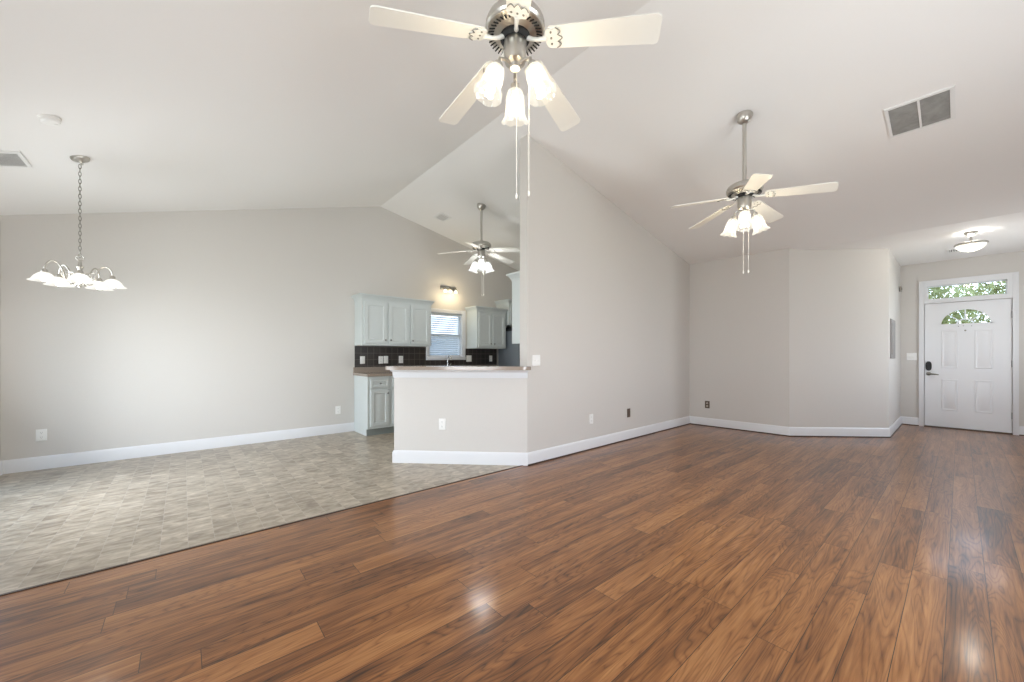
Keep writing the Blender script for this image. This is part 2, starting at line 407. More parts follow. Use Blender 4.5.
# south wall with two windows, west wall with a sliding door and a window (all behind the camera)
SW = [(1.5, 3.7, 0.7, 2.1), (7.4, 8.4, 0.9, 2.1)]
bm = BM(); edges = [XW-0.12, 1.5, 3.7, 7.4, 8.4, XE+0.14]
for i in range(5):
    x0, x1 = edges[i], edges[i+1]
    wnd = [s for s in SW if s[0] == x0]
    if wnd: gable(bm, x0, x1, YS-0.12, YS, 0, wnd[0][2]); gable(bm, x0, x1, YS-0.12, YS, wnd[0][3])
    else: gable(bm, x0, x1, YS-0.12, YS)
struct('wall_south', bm, 'wall', smooth=0)
zw = ceil_z(XW)+0.03
bm = BM()
for y0, y1, z0, z1 in [(YS-0.12, -0.1, 0, zw), (-0.1, 1.6, 0, 0.8), (-0.1, 1.6, 2.1, zw), (1.6, 3.8, 0, zw), (3.8, 5.7, 2.03, zw), (5.7, YN+0.12, 0, zw)]:
    box(bm, XW-0.12, XW, y0, y1, z0, z1)
struct('wall_west', bm, 'wall', smooth=0)
bm = BM(); gable(bm, 6.0, 6.12, 3.15, YN); struct('wall_kitchen', bm, 'wall', smooth=0)

def plain_window(name, axis, a0, a1, z0, z1, face, mid=None, fr=0.05):
    bm = BM()
    def bx(u0, u1, d0, d1, w0, w1):
        if axis == 'x': box(bm, u0, u1, face+d0, face+d1, w0, w1)
        else: box(bm, face+d0, face+d1, u0, u1, w0, w1)
    for u0, u1, w0, w1 in [(a0, a0+fr, z0, z1), (a1-fr, a1, z0, z1), (a0+fr, a1-fr, z0, z0+fr), (a0+fr, a1-fr, z1-fr, z1)]: bx(u0, u1, -0.09, -0.03, w0, w1)
    m_ = (a0+a1)/2
    if mid == 'v': bx(m_-0.03, m_+0.03, -0.09, -0.03, z0+fr, z1-fr)
    else: bx(a0+fr, a1-fr, -0.09, -0.03, (z0+z1)/2-0.02, (z0+z1)/2+0.02)
    o = struct(name, bm, 'trim')
    bm = BM()
    if axis == 'x': box(bm, a0+fr, a1-fr, face-0.065, face-0.06, z0+fr, z1-fr)
    else: box(bm, face-0.065, face-0.06, a0+fr, a1-fr, z0+fr, z1-fr)
    obj('pane', bm, 'glass', o)
plain_window('window_2', 'x', 1.5, 3.7, 0.7, 2.1, YS, 'v'); plain_window('window_3', 'x', 7.4, 8.4, 0.9, 2.1, YS)
plain_window('window_4', 'y', -0.1, 1.6, 0.8, 2.1, XW, 'v'); plain_window('door_2', 'y', 3.8, 5.7, 0.0, 2.03, XW, 'v')

# half wall + its white apron
bm = BM(); prism_xy(bm, [P1, P2, (2.81, 3.15), (2.86, 3.15), (1.854, 4.156)], 0, 1.028); struct('wall_half', bm, 'wall', smooth=0)

# baseboards, mitred
BBP = [(0.0, 0.0), (0.015, 0.0), (0.015, 0.112), (0.011, 0.126), (0.006, 0.134), (0.0, 0.136)]
SHP = [(0.0, 0.0), (0.024, 0.0), (0.024, 0.006), (0.019, 0.013), (0.0, 0.013)]
def mitre(path, i, off):
    def nr(a, b):
        d = Vector((b[0]-a[0], b[1]-a[1])).normalized(); return Vector((d.y, -d.x))
    n1 = nr(path[i-1], path[i]) if i > 0 else None; n2 = nr(path[i], path[i+1]) if i < len(path)-1 else None
    if n1 is None: n1 = n2
    if n2 is None: n2 = n1
    m_ = (n1+n2); m_ = m_ / (m_.dot(n1)) if m_.length > 1e-6 else n1
    return (path[i][0]+m_.x*off, path[i][1]+m_.y*off)
def run(path, i, prof, z0=0.0):
    bm = BM(); A = [(*mitre(path, i, o), z+z0) for o, z in prof]; B = [(*mitre(path, i+1, o), z+z0) for o, z in prof]
    prism(bm, list(range(len(prof))), lambda p, k: (A, B)[k][p]); return bm
PATH = [(1.854, 4.156), P1, P2, Q3, Q4, Q5, Q6, (9.44, 0.456)]
for i, nm in enumerate(['half_end', 'half', 'divider', 'back', 'angled', 'entry_side', 'entry']):
    struct('baseboard_'+nm, run(PATH, i, BBP), 'trim')
    if i >= 2: struct('trim_shoe_'+nm, run(PATH, i, SHP), 'shoe')
P_N = [(XW, 3.0), (XW, 3.8)]
PR = [(9.44, -0.568), (9.44, YS), (XW, YS), (XW, 3.75)]
for i, nm in enumerate(['entry_right', 'south', 'west']):
    struct('baseboard_'+nm, run(PR, i, BBP), 'trim')
struct('trim_shoe_entry_right', run(PR, 0, SHP), 'shoe')
PNW = [(XW, 5.75), (XW, YN), (2.045, YN)]
for i, nm in enumerate(['west_dining', 'north']): struct('baseboard_'+nm, run(PNW, i, BBP), 'trim')

# ------------------------------------------------------------------ front door, casing, transom
def casing():
    bm = BM(); x0, x1 = XE-0.022, XE
    yo0, yo1, zt = -0.565, 0.455, 2.43
    box(bm, x0, x1, DY1, yo1, 0, zt, bevel=0.003); box(bm, x0, x1, yo0, DY0, 0, zt, bevel=0.003)
    box(bm, x0, x1, DY0, DY1, TZ1, zt); box(bm, x0, x1, DY0, DY1, DZ, TZ0)
    box(bm, x0, x1, TY1, DY1, TZ0, TZ1); box(bm, x0, x1, DY0, TY0, TZ0, TZ1)
    # raised outer band and a small sill ledge under the transom
    for a in ((yo1-0.018, yo1, 0, zt), (yo0, yo0+0.018, 0, zt), (yo0+0.018, yo1-0.018, zt-0.018, zt)): box(bm, x0-0.007, x0, a[0], a[1], a[2], a[3])
    box(bm, x0-0.006, x0, DY0+0.01, DY1-0.01, DZ+0.012, DZ+0.022)
    for a in ((DY1-0.02, DY1, 0, DZ), (DY0, DY0+0.02, 0, DZ), (DY0+0.02, DY1-0.02, DZ-0.02, DZ)): box(bm, XE+0.0575, XE+0.10, a[0], a[1], a[2], a[3])
    return bm
struct('trim_door_casing', casing(), 'trim')
bm = BM()   # transom: slim sash and pane
for y0, y1, z0, z1 in [(TY0, TY0+0.012, TZ0, TZ1), (TY1-0.012, TY1, TZ0, TZ1), (TY0, TY1, TZ0, TZ0+0.012), (TY0, TY1, TZ1-0.012, TZ1)]: box(bm, XE+0.03, XE+0.07, y0, y1, z0, z1)
tw = struct('window_5', bm, 'trim')
bm = BM(); box(bm, XE+0.048, XE+0.053, TY0, TY1, TZ0, TZ1); obj('pane', bm, 'glass', tw)

FC, FR, FB, FH = -0.05, 0.268, 1.690, 0.243    # fanlight: centre y, half width, base z, height
dx0, dx1 = XE+0.012, XE+0.056
def fan_arc(n, k=1.0, a0=0.0, a1=PI): return [(FC+FR*k*math.cos(a0+(a1-a0)*i/n), FB+FH*k*math.sin(a0+(a1-a0)*i/n)) for i in range(n+1)]
bm = BM(); d0, d1, dz0, dz1 = DY0+0.006, DY1-0.006, 0.02, DZ-0.006
right = [(FC, dz0), (d0, dz0), (d0, dz1), (FC, dz1)] + [p for p in fan_arc(20, 1, PI/2, PI)] + [(FC, FB)]
left = [(FC, dz0), (d1, dz0), (d1, dz1), (FC, dz1)] + [p for p in fan_arc(20, 1, PI/2, 0)] + [(FC, FB)]
prism_yz(bm, right, dx0, dx1); prism_yz(bm, left, dx0, dx1)
dr = struct('door_1', bm, 'door', smooth=0)
def emboss(y0, y1, z0, z1):
    bm = BM(); f = lambda p: (p[2], p[0], p[1]); L = []
    for ins, d in [(0, dx0+0.001), (0.0, dx0-0.002), (0.008, dx0-0.007), (0.018, dx0-0.006), (0.026, dx0-0.001), (0.040, dx0-0.002), (0.05, dx0-0.006)]:
        L.append([(y0+ins, z0+ins, d), (y1-ins, z0+ins, d), (y1-ins, z1-ins, d), (y0+ins, z1-ins, d)])
    loft_rect(bm, L, f); return bm
for y0, y1 in ((0.025, 0.205), (-0.325, -0.145)):
    for z0, z1 in ((0.98, 1.60), (0.29, 0.80)): obj('raised_panel', emboss(y0, y1, z0, z1), 'door', dr)
bm = BM(); box(bm, XE+0.031, XE+0.035, FC-FR-0.004, FC+FR+0.004, FB-0.004, FB+FH*0.02)
prism_yz(bm, fan_arc(28, 1.01), XE+0.031, XE+0.035)
fp = obj('fanlight_pane', bm, 'glass', dr)
bm = BM()   # fanlight frame and sunburst bars
outer, inner = fan_arc(28, 1.06), fan_arc(28, 0.95)
for a, b, c, d in zip(outer, outer[1:], inner[1:], inner): prism_yz(bm, [a, b, c, d], dx0-0.008, dx0+0.006)
box(bm, dx0-0.008, dx0+0.006, FC-FR*1.06, FC+FR*1.06, FB-0.014, FB+0.008)
hub_o, hub_i = fan_arc(14, 0.36), fan_arc(14, 0.28)
for a, b, c, d in zip(hub_o, hub_o[1:], hub_i[1:], hub_i): prism_yz(bm, [a, b, c, d], XE+0.024, XE+0.030)
for ang in (PI*0.25, PI*0.5, PI*0.75):
    c, s = math.cos(ang), math.sin(ang); tube(bm, [(XE+0.027, FC+FR*0.32*c, FB+FH*0.32*s), (XE+0.027, FC+FR*0.97*c, FB+FH*0.97*s)], 0.0085, 6)
obj('fanlight_frame', bm, 'door', dr)
bm = BM()
prism_yz(bm, [(0.345+0.035*math.cos(a), 1.012+0.078*math.copysign(abs(math.sin(a))**0.6, math.sin(a))) for a in [2*PI*i/24 for i in range(24)]], dx0-0.024, dx0)
o = obj('keypad_lock', bm, 'black', dr); o['label'] = 'black keypad deadbolt'
bm = BM(); lathe(bm, [(0.030, 0), (0.030, 0.008), (0.012, 0.014), (0.010, 0.045)], 20, mat=Matrix.Rotation(-PI/2, 4, 'Y'), c=(dx0, 0.345, 0.885))
tube(bm, [(dx0-0.043, 0.350, 0.885), (dx0-0.048, 0.32, 0.884), (dx0-0.046, 0.28, 0.880), (dx0-0.042, 0.232, 0.872)], 0.009, 10, radii=[0.013, 0.012, 0.010, 0.008])
o = obj('lever_handle', bm, 'nickel_dark', dr); o['label'] = 'dark nickel lever handle'
bm = BM(); lathe(bm, [(0.012, 0), (0.012, 0.006), (0.006, 0.008)], 16, mat=Matrix.Rotation(-PI/2, 4, 'Y'), c=(dx0, FC, 1.585)); obj('peephole', bm, 'nickel_dark', dr)
bm = BM()
for y, z in ((0.02, 1.655), (-0.03, 1.660), (-0.115, 1.655)): lathe(bm, [(0.006, 0), (0.006, 0.004), (0.003, 0.006)], 10, mat=Matrix.Rotation(-PI/2, 4, 'Y'), c=(dx0, y, z))
obj('hanger_holes', bm, 'hinge', dr)
for z in (1.80, 1.06, 0.28):
    bm = BM(); tube(bm, [(dx0-0.018, DY0+0.003, z-0.05), (dx0-0.018, DY0+0.003, z+0.05)], 0.007, 10)
    box(bm, dx0-0.018, dx0-0.001, DY0+0.001, DY0+0.005, z-0.048, z+0.048); obj('hinge', bm, 'hinge', dr)
bm = BM(); prism_xz(bm, [(XE-0.03, 0), (XE+0.12, 0), (XE+0.12, 0.018), (XE-0.005, 0.018), (XE-0.028, 0.006)], DY0, DY1); struct('trim_threshold', bm, 'threshold')

# ------------------------------------------------------------------ kitchen window and blind
bm = BM(); a0, a1, z0, z1 = KW; c = 0.068
f = lambda p: (p[0], YN-p[2], p[1])
for u0, u1, w0, w1 in [(a0-c, a0+0.004, z0-0.0, z1+c), (a1-0.004, a1+c, z0-0.0, z1+c), (a0+0.004, a1-0.004, z1-0.004, z1+c)]: box(bm, u0, u1, YN-0.016, YN, w0, w1, bevel=0.003)
box(bm, a0-c, a1+c, YN-0.03, YN, z0-0.06, z0, bevel=0.003)
struct('trim_window_casing', bm, 'trim')
bm = BM(); y0, y1 = YN+0.06, YN+0.10; fr = 0.035
for u0, u1, w0, w1 in [(a0, a0+fr, z0, z1), (a1-fr, a1, z0, z1), (a0+fr, a1-fr, z0, z0+fr), (a0+fr, a1-fr, z1-fr, z1), (a0+fr, a1-fr, (z0+z1)/2-0.018, (z0+z1)/2+0.018)]: box(bm, u0, u1, y0, y1, w0, w1)
for u0, u1, w0, w1 in [(a0, a0+0.006, z0, z1), (a1-0.006, a1, z0, z1), (a0, a1, z0, z0+0.006), (a0, a1, z1-0.006, z1)]: box(bm, u0, u1, YN, YN+0.12, w0, w1)
kwn = struct('window_1', bm, 'trim')
bm = BM(); box(bm, a0+fr, a1-fr, YN+0.078, YN+0.083, z0+fr, z1-fr); obj('pane', bm, 'glass', kwn)
bl = thing('window_blind', 'white slatted blind hanging in the kitchen window above the sink', 'blind', (3.70, YN+0.03, z1-0.01))
bm = BM(); box(bm, -0.335, 0.335, -0.024, 0.024, -0.045, 0.0, bevel=0.003); obj('headrail', bm, 'blind', bl)
bm = BM()
for i in range(18):
    zz = -0.075-i*0.039; m_ = Matrix.Translation((0, 0, zz)) @ Matrix.Rotation(math.radians(-42), 4, 'X')
    box(bm, -0.332, 0.332, -0.022, 0.022, -0.0012, 0.0012, mat=m_)
o = obj('slat', bm, 'blind', bl)
bm = BM(); box(bm, -0.332, 0.332, -0.02, 0.02, -0.79, -0.772, bevel=0.003); obj('bottom_rail', bm, 'blind', bl)
for xx in (-0.22, 0.22):
    bm = BM(); tube(bm, [(xx, -0.0225, -0.04), (xx, -0.0225, -0.775)], 0.0012, 5); obj('lift_cord', bm, 'blind', bl)

# ------------------------------------------------------------------ kitchen cabinets
def panel(bm, x0, x1, z0, z1, yb, t=0.02, stile=0.055, rec=0.009, raised=False):
    """door or drawer front facing -y, back plane at y = yb"""
    yf = yb-t
    steps = [(0, yb), (0, yf+0.003), (0.003, yf), (stile, yf), (stile+0.008, yf+rec)]
    if raised: steps += [(stile+0.016, yf+rec), (stile+0.04, yf+0.003)]
    L = [[(x0+i, d, z0+i), (x1-i, d, z0+i), (x1-i, d, z1-i), (x0+i, d, z1-i)] for i, d in steps]
    loft_rect(bm, L, lambda p: p)
def knob_bm(x, y, z):
    bm = BM(); lathe(bm, [(0.006, 0), (0.005, 0.010), (0.013, 0.018), (0.014, 0.024), (0.008, 0.029)], 14, mat=Matrix.Rotation(PI/2, 4, 'X'), c=(x, y, z)); return bm
def crown(bm, w, d, z, h=0.085, out=0.05):
    prof = [(0.0, z), (0.006, z), (0.008, z+0.016), (0.014, z+0.022), (0.024, z+0.045), (out-0.008, z+h-0.022), (out, z+h-0.018), (out, z+h)]
    L = [[(-o, 0.0, zz), (-o, -d-o, zz), (w+o, -d-o, zz), (w+o, 0.0, zz)] for o, zz in prof]
    loft_rect(bm, L, lambda p: p)
def upper_cabinet(label, loc, rotz, w, d, h, doors, knobs, ch=0.085):
    t = thing('wall_cabinet', label, 'cabinet', loc, rotz, 'kitchen wall cabinets')
    bm = BM(); box(bm, 0, w, -d, 0, 0, h); obj('carcass', bm, 'cab', t)
    bm = BM(); crown(bm, w, d, h-0.004, ch); obj('crown_moulding', bm, 'cab', t)
    n = doors; m_ = 0.035; g = 0.008; dw = (w-2*m_-(n-1)*0.03)/n
    for i in range(n):
        x0 = m_+i*(dw+0.03); bm = BM(); panel(bm, x0, x0+dw, 0.03, h-0.03, -d-0.001, 0.019, 0.052)
        dd = obj('cabinet_door', bm, 'cab', t)
        kx = x0+dw-0.028 if knobs[i] == 'r' else x0+0.028
        obj('knob', knob_bm(kx, -d-0.02, 0.085), 'knob', dd)
    return t
upper_cabinet('pale grey three-door wall cabinet left of the kitchen window', (2.045, YN, 1.342), 0, 1.16, 0.335, 0.695, 3, 'rll')
upper_cabinet('pale grey two-door wall cabinet right of the kitchen window', (4.157, YN, 1.325), 0, 0.70, 0.335, 0.705, 2, 'rl')
upper_cabinet('tall grey cabinet mounted high over the refrigerator', (4.885, YN, 1.79), 0, 0.90, 0.39, 0.43, 2, 'rl')
upper_cabinet('white cabinet end seen past the dividing wall edge above the bar top', (4.40, WY+0.14, 1.325), PI, 1.40, 0.335, 0.755, 3, 'rlr')

def base_cabinet(label, x0, x1, doors, drawers, end_panel=False, hollow=False):
    w = x1-x0; d = 0.575; t = thing('base_cabinet', label, 'cabinet', (x0, YN-0.004, 0), 0, 'kitchen base cabinets')
    bm = BM()
    if hollow:
        box(bm, 0, 0.018, -d, 0, 0.105, 0.876); box(bm, w-0.018, w, -d, 0, 0.105, 0.876); box(bm, 0.018, w-0.018, -d, 0, 0.105, 0.123)
        box(bm, 0.018, w-0.018, -0.012, 0, 0.123, 0.876); box(bm, 0.018, w-0.018, -d, -d+0.018, 0.70, 0.876)
    else: box(bm, 0, w, -d, 0, 0.105, 0.876)
    obj('carcass', bm, 'cab', t)
    bm = BM(); box(bm, 0.0, w, -d+0.055, -0.02, 0.0, 0.105); obj('toe_kick', bm, 'cab_dark', t)
    if end_panel:
        bm = BM(); prism_yz(bm, [(0, 0), (-d+0.055, 0), (-d+0.055, 0.105), (-d-0.003, 0.105), (-d-0.003, 0.876), (0, 0.876)], -0.012, 0.0); obj('end_panel', bm, 'cab', t)
    m_ = 0.03; dw = (w-2*m_-(doors-1)*0.02)/doors
    for i in range(doors):
        a = m_+i*(dw+0.02); bm = BM(); panel(bm, a, a+dw, 0.145, 0.675, -d-0.001, 0.019, 0.05, 0.010, True)
        dd = obj('cabinet_door', bm, 'cab', t); kx = a+dw-0.025 if (i % 2 == 0) else a+0.025
        obj('knob', knob_bm(kx, -d-0.02, 0.62), 'knob', dd)
        bm = BM(); panel(bm, a, a+dw, 0.705, 0.835, -d-0.001, 0.019, 0.028, 0.008, True)
        dd = obj('drawer', bm, 'cab', t)
        if drawers: obj('knob', knob_bm(a+dw/2, -d-0.02, 0.77), 'knob', dd)
    return t
base_cabinet('narrow pale grey base cabinet with drawer at the left end of the counter', 2.05, 2.385, 1, True, True)
base_cabinet('two-door grey base cabinet between the narrow end unit and the sink base', 2.387, 3.245, 2, True)
base_cabinet('grey sink base cabinet under the kitchen window', 3.247, 4.155, 2, False, hollow=True)
base_cabinet('grey base cabinet between the sink base and the refrigerator', 4.157, 4.87, 2, True)
# worktop with a sink cut-out and an upstand
bm = BM(); sx0, sx1, sy0, sy1 = 3.36, 4.04, YN-0.53, YN-0.13
for x0, x1, y0, y1 in [(2.025, sx0, YN-0.61, YN), (sx1, 4.88, YN-0.61, YN), (sx0, sx1, YN-0.61, sy0), (sx0, sx1, sy1, YN)]: box(bm, x0, x1, y0, y1, 0.8765, 0.914)
wt = thing('worktop', 'brown-beige laminate worktop on the base cabinets along the kitchen wall', 'countertop', (0, 0, 0)); obj('slab', bm, 'laminate', wt)
bm = BM(); box(bm, 2.025, 4.88, YN-0.02, YN, 0.9145, 1.0); obj('upstand', bm, 'laminate', wt)
bm = BM()
for x0, x1, za, zb in [(2.045, 3.28, 1.001, 1.338), (3.282, 4.118, 1.001, 1.104), (4.12, 4.885, 1.001, 1.322)]: box(bm, x0, x1, YN-0.009, YN, za, zb)
struct('wall_tile_backsplash', bm, 'splash', smooth=0)
# sink and faucet
bm = BM(); cx = 3.70
L = [[(sx0-0.02, sy0-0.02, 0.914), (sx1+0.02, sy0-0.02, 0.914), (sx1+0.02, sy1+0.02, 0.914), (sx0-0.02, sy1+0.02, 0.914)]]
for ins, z in [(-0.02, 0.920), (0.012, 0.921), (0.018, 0.915), (0.03, 0.76), (0.06, 0.745)]: L.append([(sx0+ins, sy0+ins, z), (sx1-ins, sy0+ins, z), (sx1-ins, sy1-ins, z), (sx0+ins, sy1-ins, z)])
loft_rect(bm, L, lambda p: p, cap0=False)
tag(obj('sink', bm, 'steel'), 'steel drop-in sink in the worktop under the kitchen window', 'sink')
fa = thing('faucet', 'slim upright steel kitchen faucet standing in front of the window', 'faucet', (3.68, YN-0.085, 0.914))
bm = BM(); lathe(bm, [(0.028, 0), (0.028, 0.006), (0.018, 0.014), (0.015, 0.10), (0.013, 0.13)], 20)
tube(bm, [(0, 0, 0.12), (0, 0, 0.22), (0, -0.012, 0.25), (0, -0.045, 0.265), (0, -0.09, 0.255), (0, -0.12, 0.225)], 0.011, 12); obj('spout', bm, 'steel', fa)
bm = BM(); tube(bm, [(0.012, 0, 0.08), (0.04, 0, 0.09), (0.075, 0, 0.125)], 0.006, 8); obj('lever', bm, 'steel', fa)
sd = thing('soap_dispenser', 'short steel soap pump just right of the kitchen faucet', 'soap pump', (3.90, YN-0.085, 0.914))
bm = BM(); lathe(bm, [(0.02, 0), (0.02, 0.005), (0.010, 0.012), (0.009, 0.06)], 16); obj('body', bm, 'steel', sd)
bm = BM(); tube(bm, [(0, 0, 0.06), (0, 0, 0.085), (0, -0.03, 0.09), (0, -0.06, 0.08)], 0.007, 8); obj('nozzle', bm, 'steel', sd)

# refrigerator
fg = thing('refrigerator', 'tall blue-grey refrigerator standing past the end of the dark backsplash', 'refrigerator', (4.905, 6.16, 0))
bm = BM(); box(bm, 0, 0.84, -0.63, 0, 0.03, 1.675, bevel=0.004); obj('body', bm, 'fridge', fg)
for z0, z1, nm in ((0.08, 1.10, 'fridge_door'), (1.115, 1.675, 'freezer_door')):
    bm = BM(); box(bm, 0.0, 0.84, -0.70, -0.635, z0, z1, bevel=0.008); dd = obj(nm, bm, 'fridge', fg)
    bm = BM(); hz = (z1-0.5, z1-0.05) if nm == 'fridge_door' else (z0+0.05, z0+0.4)
    tube(bm, [(0.06, -0.70, hz[0]), (0.06, -0.74, hz[0]+0.02), (0.06, -0.74, hz[1]-0.02), (0.06, -0.70, hz[1])], 0.010, 8); obj('handle', bm, 'steel', dd)
bm = BM(); box(bm, 0.005, 0.835, -0.66, -0.02, 1.676, 1.752, bevel=0.006); o = obj('top_gap_cover', bm, 'black', fg); o['label'] = 'black cover filling the shadow gap under the cabinet'  # black also stands in for the shadow gap below the cabinet
bm = BM(); box(bm, 0.02, 0.82, -0.62, -0.05, 0.0, 0.03); obj('plinth', bm, 'black', fg)

# bar top on the half wall
S = Vector((P2[0]-P1[0], P2[1]-P1[1])).normalized(); NN = Vector((S.y, -S.x))
def sp_(s, t): return (P1[0]+S.x*s+NN.x*t, P1[1]+S.y*s+NN.y*t)
out = [sp_(-0.045, -0.17), sp_(-0.045, 0.13), sp_(-0.035, 0.155), sp_(-0.01, 0.172)]
out += [sp_(1.482*i/8, 0.172+0.012*math.sin(PI*i/8)) for i in range(1, 8)]
out += [sp_(1.40, 0.172), sp_(1.45, 0.165), sp_(1.49, 0.14), sp_(1.515, 0.10), (2.845, 3.028), (2.808, 3.028), (2.808, 3.152), (2.90, 3.152), (2.85, 3.225)]
bm = BM(); prism_xy(bm, out, 1.0285, 1.066)
bt = obj('bar_top', bm, 'laminate', smooth=50); tag(bt, 'long brown laminate breakfast bar top on the half wall', 'countertop')
bm2 = BM()
APP = [(0.0, 0.0), (0.008, 0.0), (0.012, 0.02), (0.014, 0.06), (0.03, 0.075), (0.034, 0.09), (0.0, 0.09)]
struct('trim_bar_apron', run([(1.854, 4.156), P1, P2, (2.87, 3.03)], 1, APP, 0.938), 'trim')
struct('trim_bar_apron_end', run([(1.854, 4.156), P1, P2], 0, APP, 0.938), 'trim')

# vanity strip light over the sink
vl = thing('wall_light', 'warm three-lamp strip light on the wall above the kitchen window', 'light', (3.74, YN, 2.435))
bm = BM(); box(bm, -0.17, 0.17, -0.022, 0, -0.035, 0.035, bevel=0.006); obj('back_plate', bm, 'nickel', vl)
for xx in (-0.11, 0.0, 0.11):
    bm = BM(); tube(bm, [(xx, -0.02, 0), (xx, -0.06, 0.012), (xx, -0.085, 0.0), (xx, -0.09, -0.02)], 0.007, 8); lathe(bm, [(0.016, -0.045), (0.018, -0.02), (0.008, -0.012)], 14, c=(xx, -0.09, 0)); obj('socket', bm, 'nickel_dark', vl)
    bm = BM(); lathe(bm, [(0.02, -0.035), (0.034, -0.06), (0.042, -0.09), (0.05, -0.115)], 20, c=(xx, -0.09, 0), close=False); g = obj('lamp_shade', bm, 'shade_warm', vl)
    bm = BM(); sphere(bm, (xx, -0.09, -0.07), 0.02); obj('bulb', bm, 'bulb_warm', g)
def point(name, loc, power, color, r=0.03, parent=None):
    l = bpy.data.lights.new(name, 'POINT'); l.energy = power; l.color = color; l.shadow_soft_size = r
    o = bpy.data.objects.new(name, l); COL.objects.link(o); o.location = loc
    if parent is not None: o.parent = parent
    return o
for xx in (-0.11, 0.11): point('strip_light_glow', (3.74+xx, YN-0.22, 2.30), 2.4, (1.0, 0.80, 0.48), 0.03)

